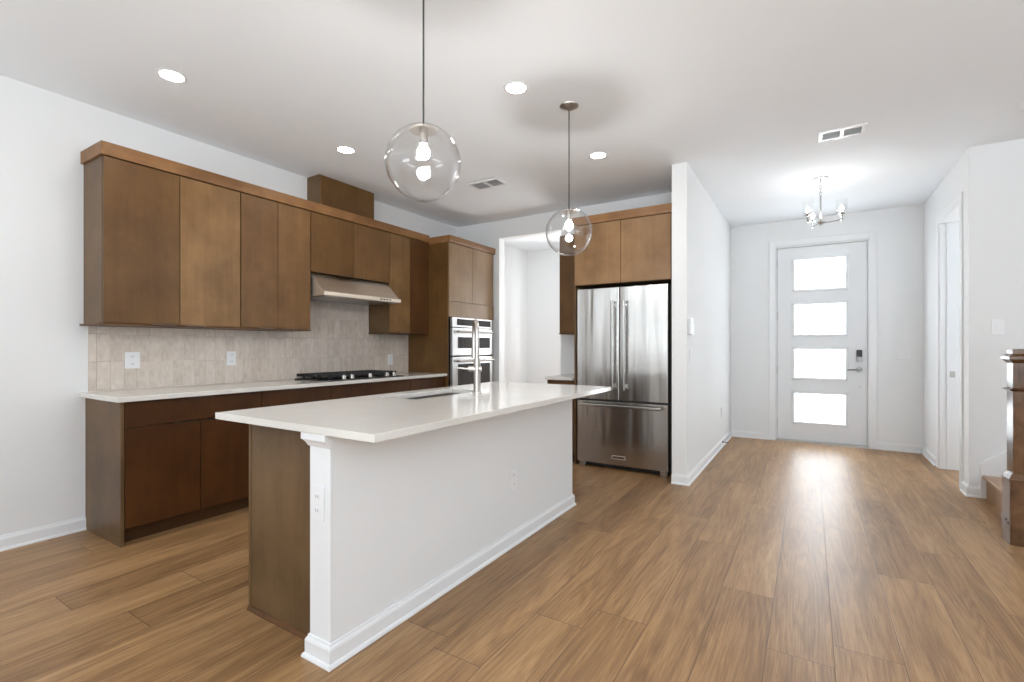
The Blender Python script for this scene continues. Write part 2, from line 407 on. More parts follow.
structure(m, 'baseboard_back', M['trim'])
# side-room doorway casing and jamb
m = MB(); m.box(1.088, 1.10, 5.455, 5.53, 0, 2.53).box(1.088, 1.10, 6.335, 6.425, 0, 2.53).box(1.088, 1.10, 5.53, 6.335, 2.445, 2.53)
m.box(1.10, 1.23, 5.525, 5.535, 0, 2.445).box(1.10, 1.23, 6.325, 6.34, 0, 2.445).box(1.10, 1.23, 5.535, 6.325, 2.445, 2.46)
m.box(1.15, 1.165, 6.312, 6.325, 0, 2.445).box(1.23, 1.248, 6.335, 6.425, 0, 2.53).box(1.23, 1.248, 5.455, 5.53, 0, 2.53)
o = structure(m, 'trim_1', M['trim'], bevel=.002)
MB().box(1.175, 1.215, 6.3225, 6.325, .915, .975).box(1.195, 1.207, 6.32, 6.323, .93, .96).build('strike_plate', M['nickel'], o)

# ---------------------------------------------------------------- front door
DX0, DX1, DZ0, DZ1, DY = -.362, .582, .024, 2.488, 7.155
panes = [(2.325, 1.945), (1.757, 1.372), (1.188, .823), (.626, .258)]
PX0, PX1 = -.172, .373
m = MB(); m.box(DX0, PX0, DY, DY+.045, DZ0, DZ1).box(PX1, DX1, DY, DY+.045, DZ0, DZ1)
zs = [DZ1]+[z for p in panes for z in p]+[DZ0]
for i in range(0, len(zs), 2): m.box(PX0, PX1, DY, DY+.045, zs[i+1], zs[i])
door = structure(m, 'door_1', M['door'], 'white front entry door with four stacked frosted glass panes', 'door')
for a, b in panes:
    f = MB()
    for s_, (y0, y1) in enumerate(((DY-.012, DY+.004),)):
        f.box(PX0-.028, PX1+.028, y0, y1, a-.004, a+.028).box(PX0-.028, PX1+.028, y0, y1, b-.028, b+.004)
        f.box(PX0-.028, PX0+.004, y0, y1, b+.004, a-.004).box(PX1-.004, PX1+.028, y0, y1, b+.004, a-.004)
    fo = f.build('pane_frame', M['door'], door, bevel=.005)
    MB().box(PX0, PX1, DY+.015, DY+.022, b, a).build('pane', M['frosted'], fo)
for z in (.22, .92, 1.62, 2.3):
    MB().cyl((DX0-.006, DY-.008, z-.05), (DX0-.006, DY-.008, z+.05), .007, 12).build('hinge', M['nickel'], door, smooth=True)
lk = MB().rbox(.478, .534, DY-.03, DY, 1.035, 1.18, 'y', .012).build('deadbolt', M['hardware'], door, bevel=.002)
MB().rbox(.480, .532, DY-.036, DY-.03, 1.095, 1.177, 'y', .008).build('keypad', M['castiron'], lk)
MB().cyl((.506, DY-.03, 1.064), (.506, DY-.045, 1.064), .021, 24).build('thumb_turn', M['hardware'], lk, smooth=True)
lv = MB().cyl((.506, DY, .94), (.506, DY-.014, .94), .033, 28).cyl((.506, DY-.014, .94), (.506, DY-.055, .94), .013, 16)
lv.tube([(.512, DY-.055, .94), (.46, DY-.058, .94), (.41, DY-.055, .937), (.385, DY-.05, .934)], [.011, .010, .008, .007], 12)
lv.build('lever_handle', M['hardware'], door, smooth=True)
MB().cyl((.512, DY, .735), (.512, DY-.006, .735), .007, 12).build('screw_cap', M['nickel'], door)
# frame, casing, threshold
m = MB(); m.box(-.385, DX0-.004, 7.135, 7.28, 0, 2.515).box(DX1+.004, .605, 7.135, 7.28, 0, 2.515).box(-.385, .605, 7.135, 7.28, DZ1+.004, 2.515)
m.box(-.385, -.345, 7.202, 7.215, 0, 2.515).box(.565, .605, 7.202, 7.215, 0, 2.515).box(-.385, .605, 7.202, 7.215, 2.47, 2.515)
m.box(-.455, -.378, 7.112, 7.13, 0, 2.59).box(.598, .675, 7.112, 7.13, 0, 2.59).box(-.378, .598, 7.112, 7.13, 2.512, 2.59)
o = structure(m, 'trim_2', M['trim'], bevel=.003)
MB().box(-.38, .60, 7.10, 7.28, 0, .022).build('threshold', M['nickel'], o)
MB().box(DX1+.004, DX1+.0095, DY-.012, DY+.02, .90, .98).build('strike_plate', M['nickel'], o)

# ---------------------------------------------------------------- cabinets along the left wall
def tab_pull(parent, axis, c, out, a, b, z, name='edge_pull', down=True):
    """slim edge pull clipped to a door edge; axis x: front on plane x=c facing +x"""
    m = MB()
    if axis == 'x': m.box(c+.0003, c+out, a, b, z-.0015, z+.0015).box(c+out-.002, c+out, a, b, z-.005, z+.0015)
    else: m.box(a, b, c-out, c+.01, z-.0015, z+.0015).box(a, b, c-out, c-out+.002, z-.005, z+.0015)
    return m.build(name, M['pull'], parent)
G = .0024
XD, XB = -3.80, -3.78       # upper door back and front planes
def upper(label, y0, y1, z0, z1, splits, mats, side=M['wood_side'], pulls=True):
    r = thing('upper_cabinet', label, 'cabinet', ((XW+XB)/2, (y0+y1)/2, z0), 'wall cabinets on the left wall')
    MB().box(XW+.001, XD-.003, y0+.001, y1-.001, z0, z1).build('cabinet_body', side, r)
    ys = [y0]+splits+[y1]
    for i, (a, b) in enumerate(zip(ys, ys[1:])):
        d = MB().box(XD, XB, a+G, b-G, z0+.002, z1-.007).build('door', mats[i], r, bevel=.0012)
        if pulls:
            pa, pb = (b-.17, b-.03) if i == 0 else (a+.03, a+.17)
            tab_pull(d, 'x', XB, .010, pa, pb, z0+.001)
    return r
UZ, UT = 1.37, 2.43
upper('brown two-door wall cabinet at the open end of the row with unevenly toned doors', 1.21, 2.067, UZ, UT, [1.643], [M['wood_mid'], M['wood_light']])
upper('brown two-door wall cabinet with narrow doors just before the range hood', 2.070, 2.687, UZ, UT, [2.378], [M['wood_even'], M['wood_even']])
upper('short brown two-door wall cabinet directly above the range hood', 2.690, 3.638, 1.89, UT, [3.166], [M['wood_mid'], M['wood_even']])
upper('brown two-door wall cabinet between the range hood and the tall oven cabinet', 3.641, 4.247, UZ, UT, [3.94], [M['wood_light'], M['wood_dark']])
# crown and light rail
P = [(XW+.001, UT+.001), (XB+.006, UT+.001), (XB+.012, UT+.03), (XB+.014, 2.512), (XW+.001, 2.512)]
tag(MB().prism(P, 'y', 1.195, 4.247).build('crown_molding', M['crown_y'], bevel=.0015), 'long golden-brown flat crown molding running on top of the wall cabinets', 'crown molding')
P = [(-4.0, UZ-.001), (-4.0, UZ-.014), (XB+.006, UZ-.014), (XB+.006, UZ-.001)]
def light_rail(y0, y1, label):
    m = MB().box(XW+.001, XB-.002, y0, y1, UZ-.013, UZ-.001)
    tag(m.build('light_rail', M['wood_dark']), label, 'molding', 'light rails under the wall cabinets')
light_rail(1.190, 2.693, 'thin dark wooden light rail under the four tall doors left of the hood')
light_rail(3.632, 4.247, 'thin dark wooden light rail under the cabinet beside the tall oven cabinet')
# chase above hood
m = thing('duct_chase', 'brown wooden box hiding the hood duct, between crown molding and ceiling', 'duct cover', (-4.05, 3.23, 2.513))
MB().box(XW+.001, -3.927, 2.885, 2.903, 2.513, CZ-.001).build('side_panel', M['wood_side'], m)
MB().box(XW+.001, -3.927, 3.535, 3.553, 2.513, CZ-.001).build('side_panel', M['wood_side'], m)
MB().box(-3.945, -3.925, 2.9035, 3.5345, 2.513, CZ-.001).build('front_panel', M['wood_mid'], m, bevel=.001)

# range hood
h = thing('range_hood', 'slanted stainless steel range hood under the short wall cabinet', 'range hood', (-3.87, 3.17, 1.665))
P = [(-4.10, 1.885), (-3.815, 1.885), (-3.635, 1.712), (-3.612, 1.708), (-3.612, 1.672), (-4.10, 1.672)]
MB().prism(P, 'y', 2.705, 3.632).build('hood_body', M['steel_hood'], h, bevel=.002)
MB().box(-4.08, -3.64, 2.73, 3.60, 1.664, 1.671).build('filter', M['sinksteel'], h)
for k, y in enumerate((3.36, 3.40, 3.44, 3.48)):
    MB().box(-3.613, -3.6095, y-.012, y+.012, 1.685, 1.697).build('button', M['black'], h)

# backsplash
m = MB().box(XW+.001, XW+.009, 1.235, 4.246, .9145, UZ-.014).box(XW+.001, XW+.009, 2.695, 3.63, UZ-.014, 1.66)
tag(m.build('backsplash', M['tile']), 'beige glazed vertical tile backsplash between counter and wall cabinets', 'backsplash')

# base cabinets
XF = -3.545
def base_cab(label, y0, y1, splits, drawer=True, split_drawer=False):
    r = thing('base_cabinet', label, 'cabinet', ((XW+XF)/2, (y0+y1)/2, 0), 'base cabinets along the left wall')
    MB().box(XW+.001, XF-.022, y0+.001, y1-.001, .102, .882).build('cabinet_body', M['wood_side'], r)
    MB().box(XW+.06, XF-.085, y0+.001, y1-.001, 0, .101).build('toe_kick', M['kick'], r)
    d = MB().box(XF-.02, XF, y0+G, y1-G, .725, .877).build('drawer', M['wood_base_shaded'], r, bevel=.0012)
    ym = (y0+y1)/2
    tab_pull(d, 'x', XF, .012, ym-.08, ym+.08, .8785)
    ys = [y0]+splits+[y1]
    for i, (a, b) in enumerate(zip(ys, ys[1:])):
        d = MB().box(XF-.02, XF, a+G, b-G, .105, .719).build('door', M['wood_base_shaded'], r, bevel=.0012)
        pa, pb = (b-.17, b-.02) if (i == 0 and splits) else (a+.02, a+.17)
        tab_pull(d, 'x', XF, .012, pa, pb, .7205)
    return r
base_cab('dark brown base cabinet with one wide drawer over two doors at the counter end', 1.240, 2.098, [1.668])
base_cab('dark brown base cabinet with a single drawer, second along the counter from the open end', 2.101, 2.72, [2.41])
base_cab('dark brown base cabinet directly below the black gas cooktop', 2.723, 3.69, [3.205])
base_cab('narrow dark brown base cabinet next to the tall oven cabinet', 3.693, 4.247, [])
m = MB().box(XW+.001, XF, 1.221, 1.239, .0, .882)
m = MB().prism([(XW+.001, 0), (XF-.075, 0), (XF-.075, .10), (XF, .10), (XF, .882), (XW+.001, .882)], 'y', 1.221, 1.239)
tag(MB().box(XW+.001, XF-.005, 1.2205, 1.2392, 0, .882).build('end_panel', M['wood_side'], bevel=.001), 'grey-brown wooden end panel closing the base cabinet run at floor level', 'end panel')
tag(MB().box(XW+.001, -3.505, 1.19, 4.247, .884, .914).build('countertop', M['quartz'], bevel=.002), 'long off-white quartz countertop against the tiled wall', 'countertop')

# cooktop
ck = thing('gas_cooktop', 'black five-burner gas cooktop with steel knobs set in the long counter', 'cooktop', (-3.81, 3.165, .9142))
MB().rbox(-4.06, -3.555, 2.71, 3.62, .9143, .924, 'z', .015).build('cooktop_surface', M['black'], ck, bevel=.002)
for j in range(3):
    y0 = 2.725+j*.2975; y1 = y0+.292
    g = MB(); zt = .968; xa, xb = -4.045, -3.655
    for k in range(8):
        x = xa+.010+(xb-xa-.020)*k/7; g.box(x-.007, x+.007, y0+.002, y1-.002, zt-.026, zt)
    for y in (y0+.07, (y0+y1)/2, y1-.07): g.box(xa+.003, xb-.003, y-.006, y+.006, zt-.030, zt-.004)
    for y in (y0+.07, y1-.07):
        for x in (xa+.012, xb-.012): g.box(x-.008, x+.008, y-.008, y+.008, .9245, zt-.012)
    g.build('grate', M['castiron'], ck)
for x, y, r_ in ((-3.93, 2.87, .045), (-3.74, 2.87, .035), (-3.88, 3.165, .06), (-3.93, 3.46, .04), (-3.74, 3.46, .045)):
    MB().lathe([(0, 0), (r_, 0), (r_, .008), (r_*.75, .010), (r_*.75, .018), (0, .019)], (x, y, .924), 24).build('burner', M['castiron'], ck, smooth=True)
for y in (2.90, 2.99, 3.205, 3.42, 3.515):
    k = MB().lathe([(0, 0), (.021, 0), (.021, .004), (.017, .006), (.0155, .034), (.012, .037), (0, .037)], (-3.60, y, .924), 20)
    k.build('knob', M['nickel'], ck, smooth=True)

# tall oven cabinet
TY0, TY1, TX = 4.25, 5.165, -3.48
tc = thing('oven_cabinet', 'tall brown pantry-height cabinet housing the double wall oven', 'cabinet', (-3.8, 4.7, 0))
m = MB().box(XW+.001, TX-.021, TY0, TY0+.02, 0, 2.41).box(XW+.001, TX-.021, TY1-.018, TY1, 0, 2.41).box(XW+.001, TX-.021, TY0+.02, TY1-.018, 1.56, 2.41)
m.box(XW+.001, TX-.021, TY0+.02, TY1-.018, .10, .44).box(XW+.001, XW+.02, TY0+.02, TY1-.018, .44, 1.56)
m.build('cabinet_body', M['wood_mid'], tc)
MB().box(XW+.05, TX-.08, TY0+.02, TY1-.018, 0, .10).build('toe_kick', M['kick'], tc)
ym = 4.70
for a, b, mm in ((TY0+.003, ym, M['wood_pale']), (ym, TY1-.02, M['wood_pale'])):
    MB().box(TX-.02, TX, a+G, b-G, 1.742, 2.405).build('door', mm, tc, bevel=.0012)
MB().box(TX-.02, TX, TY0+.003, TY1-.012, 1.562, 1.737).build('filler_panel', M['wood_pale'], tc, bevel=.001)
MB().box(TX-.02, TX, TY0+.003, TY1-.012, .105, .435).build('drawer', M['wood_base_shaded'], tc, bevel=.001)
m = MB().prism([(XW+.001, 2.411), (TX+.006, 2.411), (TX+.014, 2.44), (TX+.014, 2.488), (XW+.001, 2.488)], 'y', TY0-.0015, TY1+.012)
m.build('crown', M['crown_y'], tc, bevel=.0015)

ov = thing('wall_oven', 'stainless steel double wall oven with two dark windows and a control strip', 'oven', (-3.7, 4.68, .445))
OY0, OY1 = 4.290, 5.095
MB().box(-3.95, TX-.021, OY0+.02, OY1-.02, .455, 1.535).build('oven_body', M['black'], ov)
cp = MB().box(TX-.019, TX+.018, OY0, OY1, 1.445, 1.557).build('control_panel', M['steel_oven'], ov, bevel=.003)
MB().box(TX+.0185, TX+.021, OY0+.085, OY1-.04, 1.465, 1.540).build('display', M['glassblack'], cp)
for z0, z1, wz0, wz1 in ((1.115, 1.438, 1.200, 1.330), (.50, 1.098, .72, 1.015)):
    d = MB().box(TX-.019, TX+.022, OY0, OY1, z0, z1).build('oven_door', M['steel_oven'], ov, bevel=.004)
    MB().box(TX+.0225, TX+.0245, OY0+.095, OY1-.06, wz0, wz1).build('window', M['glassblack'], d)
    hz = z1-.045
    hm = MB().cyl((TX+.07, OY0+.04, hz), (TX+.07, OY1-.04, hz), .013, 16)
    for y in (OY0+.075, OY1-.075): hm.cyl((TX+.022, y, hz), (TX+.07, y, hz), .011, 12)
    hm.build('handle', M['handle'], d, smooth=True)
MB().box(TX-.019, TX+.012, OY0, OY1, .447, .495).build('vent_strip', M['steel_oven'], ov, bevel=.002)

# ---------------------------------------------------------------- fridge wall
FX0, FX1, FY = -2.040, -1.118, 4.55
fc = thing('fridge_cabinet', 'brown two-door cabinet above the stainless refrigerator, with crown and side panels', 'cabinet', (-1.57, 4.9, 0))
MB().box(-2.078, -2.060, 4.575, 5.178, 0, 2.462).build('side_panel', M['wood_side'], fc)
MB().box(-1.090, -1.0515, 4.575, 5.178, 0, 2.462).build('side_panel', M['wood_dark'], fc)
MB().box(-2.059, -1.091, 4.572, 5.178, 1.845, 2.462).build('cabinet_body', M['wood_side'], fc)
for a, b in ((-2.066, -1.575), (-1.575, -1.092)):
    MB().box(a+G, b-G, FY-.0, FY+.02, 1.848, 2.458).build('door', M['wood_warm'], fc, bevel=.0012)
MB().prism([(FY-.008, 2.463), (FY-.014, 2.49), (FY-.014, 2.545), (5.178, 2.545), (5.178, 2.463)], 'x', -2.085, -1.0515).build('crown', M['crown_x'], fc, bevel=.0015)

fr = thing('refrigerator', 'stainless steel french-door refrigerator with a bottom freezer drawer', 'refrigerator', (-1.58, 4.87, 0))
MB().box(FX0+.008, FX1+.010, FY+.065, 5.165, .05, 1.795).build('fridge_body', M['fridge_side'], fr, bevel=.004)
MB().box(FX0+.02, FX1-.01, FY+.045, FY+.064, .012, .05).build('toe_grille', M['black'], fr)
for i, (a, b) in enumerate(((FX0, -1.5895), (-1.5835, FX1))):
    d = MB().rbox(a, b, FY, FY+.062, .692, 1.803, 'z', .010).build('door', M['steel'], fr, bevel=.002)
    hx = -1.643 if i == 0 else -1.528
    hm = MB().rbox(hx-.014, hx+.014, FY-.068, FY-.046, .795, 1.668, 'z', .008)
    for z in (.835, 1.628): hm.box(hx-.009, hx+.009, FY-.047, FY-.0005, z-.016, z+.016)
    hm.build('handle', M['handle'], d, bevel=.001)
d = MB().rbox(FX0, FX1, FY, FY+.062, .052, .672, 'z', .010).build('freezer_drawer', M['steel'], fr, bevel=.002)
hm = MB().rbox(-1.985, -1.172, FY-.068, FY-.046, .622, .650, 'x', .008)
for x in (-1.95, -1.207): hm.box(x-.016, x+.016, FY-.047, FY-.0005, .628, .644)
hm.build('handle', M['handle'], d, bevel=.001)
bd = MB().box(-1.665, -1.525, FY-.004, FY-.0005, .112, .147).build('badge', M['badge'], d, bevel=.001)
MB().box(-1.658, -1.532, FY-.0046, FY-.0040, .119, .140).build('badge_face', M['handle'], bd)
for x in (-1.99, -1.165): MB().box(x-.032, x+.032, FY+.02, FY+.10, .0, .045).build('foot', M['nickel'], fr, bevel=.004)

def text_part(name, body, size, loc, rot, mat, parent, extrude=.0004):
    cu = bpy.data.curves.new(name, 'FONT'); cu.body = body; cu.size = size; cu.align_x = 'CENTER'; cu.align_y = 'CENTER'; cu.extrude = extrude
    tmp = bpy.data.objects.new(name+'_tmp', cu); col.objects.link(tmp); bpy.context.view_layer.update()
    me = bpy.data.meshes.new_from_object(tmp.evaluated_get(bpy.context.evaluated_depsgraph_get())); bpy.data.objects.remove(tmp)
    me.materials.clear(); me.materials.append(mat); o = bpy.data.objects.new(name, me); col.objects.link(o)
    o.parent = parent; o.location = Vector(loc)-ORIG[parent.name]; o.rotation_euler = rot; return o
t_ = text_part('badge_lettering', 'KitchenAid', .0205, (-1.595, FY-.0050, .1295), (PI/2, 0, 0), M['black'], d)

# small cabinets between the fridge and the wall opening
lb = thing('small_base_cabinet', 'small low brown cabinet with a drawer squeezed left of the refrigerator', 'cabinet', (-2.23, 4.87, 0))
MB().box(-2.385, -2.081, 4.575, 5.178, .10, .868).build('cabinet_body', M['wood_dark'], lb)
MB().box(-2.385, -2.081, 4.65, 5.15, 0, .10).build('toe_kick', M['kick'], lb)
d = MB().box(-2.383, -2.083, 4.553, 4.573, .72, .865).build('drawer', M['wood_dark'], lb, bevel=.001)
tab_pull(d, 'y', 4.553, .012, -2.30, -2.15, .8665)
MB().box(-2.383, -2.083, 4.553, 4.573, .105, .714).build('door', M['wood_dark'], lb, bevel=.001)
tag(MB().box(-2.40, -2.081, 4.525, 5.178, .870, .900).build('counter_slab', M['quartz'], bevel=.002), 'short white quartz slab on the small cabinet left of the refrigerator', 'countertop')
ub = thing('upper_cabinet', 'narrow brown single-door wall cabinet hung left of the refrigerator', 'cabinet', (-2.23, 5.0, 1.37))
MB().box(-2.385, -2.081, 4.872, 5.178, 1.37, 2.46).build('cabinet_body', M['wood_dark'], ub)
MB().box(-2.384, -2.083, 4.85, 4.87, 1.372, 2.458).build('door', M['wood_mid'], ub, bevel=.001)
MB().box(-2.39, -2.083, 4.845, 5.178, 1.356, 1.369).build('light_rail', M['wood_dark'], ub)

# ---------------------------------------------------------------- island
IX0, IX1, IY0, IY1 = -2.215, -1.555, 1.20, 3.385
SX0, SX1, SY0, SY1 = -2.30+.08, -1.93, 2.06, 2.74
isl = thing('kitchen_island', 'long kitchen island with white seating-side wall and brown wooden end panel', 'island', (-1.9, 2.3, 0))
MB().box(IX0+.02, -1.685, 1.275, SY0-.02, .102, .876).box(IX0+.02, -1.685, SY1+.02, IY1-.02, .102, .876).box(IX0+.02, -1.685, SY0-.02, SY1+.02, .102, .66).build('cabinet_body', M['wood_side'], isl)
MB().box(IX0+.08, -1.685, 1.275, IY1-.02, 0, .101).build('toe_kick', M['kick'], isl)
MB().box(IX0+.006, -1.681, 1.252, 1.273, 0, .876).build('end_panel', M['wood_side'], isl, bevel=.001)
MB().box(IX0, IX0+.018, 1.249, 1.275, .0, .876).build('corner_strip', M['wood_side'], isl, bevel=.001)
MB().prism([(1.252, 0), (1.240, 0), (1.240, .006), (1.246, .018), (1.252, .020)], 'x', IX0+.0, -1.700).build('shoe_molding', M['wood_dark'], isl)
MB().box(IX0+.006, -1.681, IY1-.019, IY1, 0, .876).build('end_panel', M['wood_dark'], isl, bevel=.001)
ys = [1.30, 1.75, 2.20, 2.80, 3.35]
for a, b in zip(ys, ys[1:]):
    MB().box(IX0, IX0+.019, a+G, b-G, .105, .87).build('door', M['wood_base_shaded'], isl, bevel=.001)
MB().box(-1.680, IX1, IY0, IY1, 0, .8835).build('knee_wall', M['wall'], isl)
# white end post faces, top bed moulding, baseboard
m = MB().box(-1.678, IX1+.0005, IY0-.010, IY0-.0005, .08, .8835)
m.build('post_casing', M['trim'], isl, bevel=.001)
# cap moulding under the slab at the post, wrapping to the wood side
prof = [(0, .828), (.004, .830), (.008, .836), (.010, .842), (.018, .854), (.024, .858), (.024, .8835), (0, .8835)]
m = sweep(MB(), [(-1.678, IY0+.05), (-1.678, IY0-.010), (IX1+.0006, IY0-.010)], prof)
m.build('cap_molding', M['trim'], isl)
m = sweep(MB(), [(-1.678, IY0+.05), (-1.678, IY0-.010), (IX1+.0006, IY0-.010), (IX1+.0006, IY1), (-1.68, IY1)], BP)
m.build('baseboard', M['trim'], isl)
# slab with sink cut-out
m = MB(); X0, X1, Y0, Y1 = -2.345, -1.287, 1.165, 3.51; z0, z1 = .884, .914
vs = {}
def V(x, y, z):
    k = (round(x, 5), round(y, 5), z)
    if k not in vs: vs[k] = m.bm.verts.new((x, y, z))
    return vs[k]
xs_, ys_ = [X0, SX0, SX1, X1], [Y0, SY0, SY1, Y1]
for i in range(3):
    for j in range(3):
        if i == 1 and j == 1: continue
        for z, fl in ((z1, 0), (z0, 1)):
            q = [V(xs_[i], ys_[j], z), V(xs_[i+1], ys_[j], z), V(xs_[i+1], ys_[j+1], z), V(xs_[i], ys_[j+1], z)]
            m.bm.faces.new(q[::-1] if fl else q)
def loop(pts):
    for a, b in zip(pts, pts[1:]+pts[:1]): m.bm.faces.new((V(*a, z0), V(*b, z0), V(*b, z1), V(*a, z1)))
loop([(x, Y0) for x in xs_]+[(X1, y) for y in ys_[1:]]+[(x, Y1) for x in xs_[::-1][1:]]+[(X0, y) for y in ys_[::-1][1:-1]])
loop([(SX0, SY0), (SX0, SY1), (SX1, SY1), (SX1, SY0)])
o = m.build('island_countertop', M['quartz'], bevel=.002)
tag(o, 'thick off-white quartz slab overhanging the kitchen island', 'countertop')
sk = thing('kitchen_sink', 'undermount stainless steel sink sunk in the island slab', 'sink', ((SX0+SX1)/2, (SY0+SY1)/2, .70))
m = MB(); a = .004; zb = .70
m.box(SX0-a, SX1+a, SY0-a, SY1+a, zb-.004, zb).box(SX0-a-.004, SX0-a, SY0-a, SY1+a, zb, .8835).box(SX1+a, SX1+a+.004, SY0-a, SY1+a, zb, .8835)
m.box(SX0-a, SX1+a, SY0-a-.004, SY0-a, zb, .8835).box(SX0-a, SX1+a, SY1+a, SY1+a+.004, zb, .8835)
m.build('basin', M['sinksteel'], sk)
MB().lathe([(0, .001), (.04, .001), (.045, .004), (.045, 0)], ((SX0+SX1)/2, (SY0+SY1)/2, zb), 24).build('drain', M['chrome'], sk, smooth=True)

# faucet
FXp, FYp = -1.842, 2.535
fa = thing('kitchen_faucet', 'tall brushed nickel pull-down faucet standing on the island beside the sink', 'faucet', (FXp, FYp, .9142))
MB().lathe([(0, 0), (.031, 0), (.031, .006), (.026, .010), (0, .010)], (FXp, FYp, .9143), 28).build('base', M['nickel'], fa, smooth=True)
sp = Vector((-.68, .73, 0)).normalized()
MB().cyl((FXp, FYp, .924), (FXp, FYp, 1.14), .0225, 28).build('body', M['nickel'], fa, smooth=True)
R_ = .082; topz = 1.31
pts = [(FXp, FYp, 1.14), (FXp, FYp, 1.22), (FXp, FYp, topz)]
for i in range(1, 13):
    a = PI*i/12; c = Vector((FXp, FYp, topz))+sp*(R_-R_*math.cos(a)); pts.append((c.x, c.y, topz+R_*math.sin(a)*.95))
e = Vector(pts[-1]); pts.append((e.x, e.y, e.z-.03))
MB().tube(pts, .0150, 16).build('spout', M['nickel'], fa, smooth=True)
MB().cyl((e.x, e.y, e.z-.03), (e.x, e.y, e.z-.17), .0175, 20, .019).build('spray_head', M['nickel'], fa, smooth=True)
ld = Vector((-.85, -.527, 0))
c0 = Vector((FXp, FYp, 1.075)); lv = MB().cyl(c0+ld*-.03, c0+ld*.055, .019, 20).tube([c0+ld*.05, c0+ld*.075, c0+ld*.135+Vector((0, 0, .006))], [.009, .007, .006], 12)
lv.build('lever', M['nickel'], fa, smooth=True)

# ---------------------------------------------------------------- outlets and switches
def plate(name, label, cat, c, face, w_=.072, h_=.117, kind='outlet', gangs=1, group=None):
    """face: '+x','-x','-y' direction it faces; c = centre on the wall surface"""
    r = thing(name, label, cat, c, group)
    def bx(u0, u1, d0, d1, z0, z1):
        m = MB()
        if face[1] == 'x':
            s = 1 if face[0] == '+' else -1; return m.box(c[0]+s*d0, c[0]+s*d1, c[1]+u0, c[1]+u1, c[2]+z0, c[2]+z1)
        return m.box(c[0]+u0, c[0]+u1, c[1]-d0, c[1]-d1, c[2]+z0, c[2]+z1)
    bx(-w_/2, w_/2, .0006, .007, -h_/2, h_/2).build('cover_plate', M['plastic'], r, bevel=.002)
    gw = w_/gangs
    for g in range(gangs):
        u = -w_/2+gw*(g+.5)
        if kind == 'outlet':
            for z in (.027, -.027) if h_ > w_*.99 else (0,):
                s = bx(u-.016, u+.016, .0072, .0095, z-.014, z+.014).build('receptacle', M['plastic'], r, bevel=.001)
                for q in (-.006, .006): bx(u+q-.0015, u+q+.0015, .0096, .0099, z-.005, z+.006).build('slot', M['slot'], s)
        else:
            bx(u-.016, u+.016, .0072, .0115, -.033, .033).build('rocker', M['plastic'], r, bevel=.001)
    return r
TX0 = XW+.009
plate('wall_outlet', 'white double outlet on the tiles nearest the open end of the counter', 'outlet', (TX0, 1.478, 1.122), '+x', .09, .117)
plate('wall_outlet', 'white outlet on the tiles below the second wall cabinet', 'outlet', (TX0, 2.166, 1.122), '+x', .075, .117)
plate('wall_outlet', 'white outlet on the tiles between the cooktop and the oven cabinet', 'outlet', (TX0, 3.95, 1.07), '+x', .075, .12)
plate('island_outlet', 'white outlet on the white end post of the island', 'outlet', (-1.622, IY0-.0105, .612), '-y', .072, .135)
plate('island_outlet', 'white outlet low on the seating-side wall of the island', 'outlet', (IX1+.0005, 2.515, .402), '+x')
plate('hall_outlet', 'white outlet low on the hallway wall beyond the refrigerator', 'outlet', (-.92, 6.32, .42), '+x')
plate('light_switch', 'white double rocker switch on the wall to the side of the front door', 'switch', (.922, 7.13, 1.128), '-y', .116, .117, 'switch', 2)
plate('light_switch', 'white rocker switch on the wall above the stairs', 'switch', (1.272, 5.29, 1.376), '-y', .08, .125, 'switch', 1)
plate('light_switch', 'small white rocker switch below the thermostat on the hallway wall end', 'switch', (-.92, 4.545, 1.145), '+x', .072, .117, 'switch', 1)
th = thing('thermostat', 'white wall thermostat box above the small switch on the hallway wall end', 'thermostat', (-.92, 4.52, 1.40))
MB().rbox(-.9195, -.896, 4.455, 4.585, 1.325, 1.475, 'x', .012).build('housing', M['plastic'], th, bevel=.003)
MB().box(-.8955, -.8945, 4.485, 4.555, 1.385, 1.445).build('screen', M['fr_grey'], th)
ds = thing('door_stop', 'short dark spring door stop sticking out of the hallway baseboard', 'door stop', (-.905, 6.30, .06))
MB().cyl((-.9045, 6.30, .06), (-.895, 6.30, .06), .011, 14).build('mount', M['darkmetal'], ds)
MB().cyl((-.895, 6.30, .06), (-.835, 6.30, .06), .0045, 12).build('spring', M['darkmetal'], ds)

# ---------------------------------------------------------------- lamps and vents on the ceiling
def point(name, loc, power, r=.03, color=(1, .95, .88)):
    d = bpy.data.lights.new(name, 'POINT'); d.energy = power; d.shadow_soft_size = r; d.color = color
    o = bpy.data.objects.new(name, d); o.location = loc; col.objects.link(o); return o
DL = [(-3.256, 1.372, 'recessed ceiling light above the open end of the wall cabinets'),
      (-3.26, 2.648, 'recessed ceiling light in front of the duct box above the range hood'),
      (-1.57, 2.577, 'large bright recessed ceiling light between the two glass pendants'),
      (-1.532, 3.855, 'recessed ceiling light nearest the cabinet over the refrigerator')]
for x, y, lab in DL:
    r = thing('recessed_light', lab, 'ceiling light', (x, y, CZ), 'recessed lights in the kitchen ceiling')
    MB().lathe([(.062, -.002), (.066, -.0035), (.078, -.0025), (.080, -.0006), (.062, -.0006)], (x, y, CZ), 40).build('trim_ring', M['plastic'], r, smooth=True)
    MB().lathe([(0, -.004), (.050, -.004), (.0615, -.0012), (0, -.0012)], (x, y, CZ), 32).build('lens', M['downlight'], r)
    d = bpy.data.lights.new('recessed_lamp', 'SPOT'); d.energy = 8; d.spot_size = 2.6; d.spot_blend = .8; d.shadow_soft_size = .06; d.color = (1, .98, .96)
    o = bpy.data.objects.new('recessed_lamp', d); o.location = (x, y, CZ-.02); col.objects.link(o)

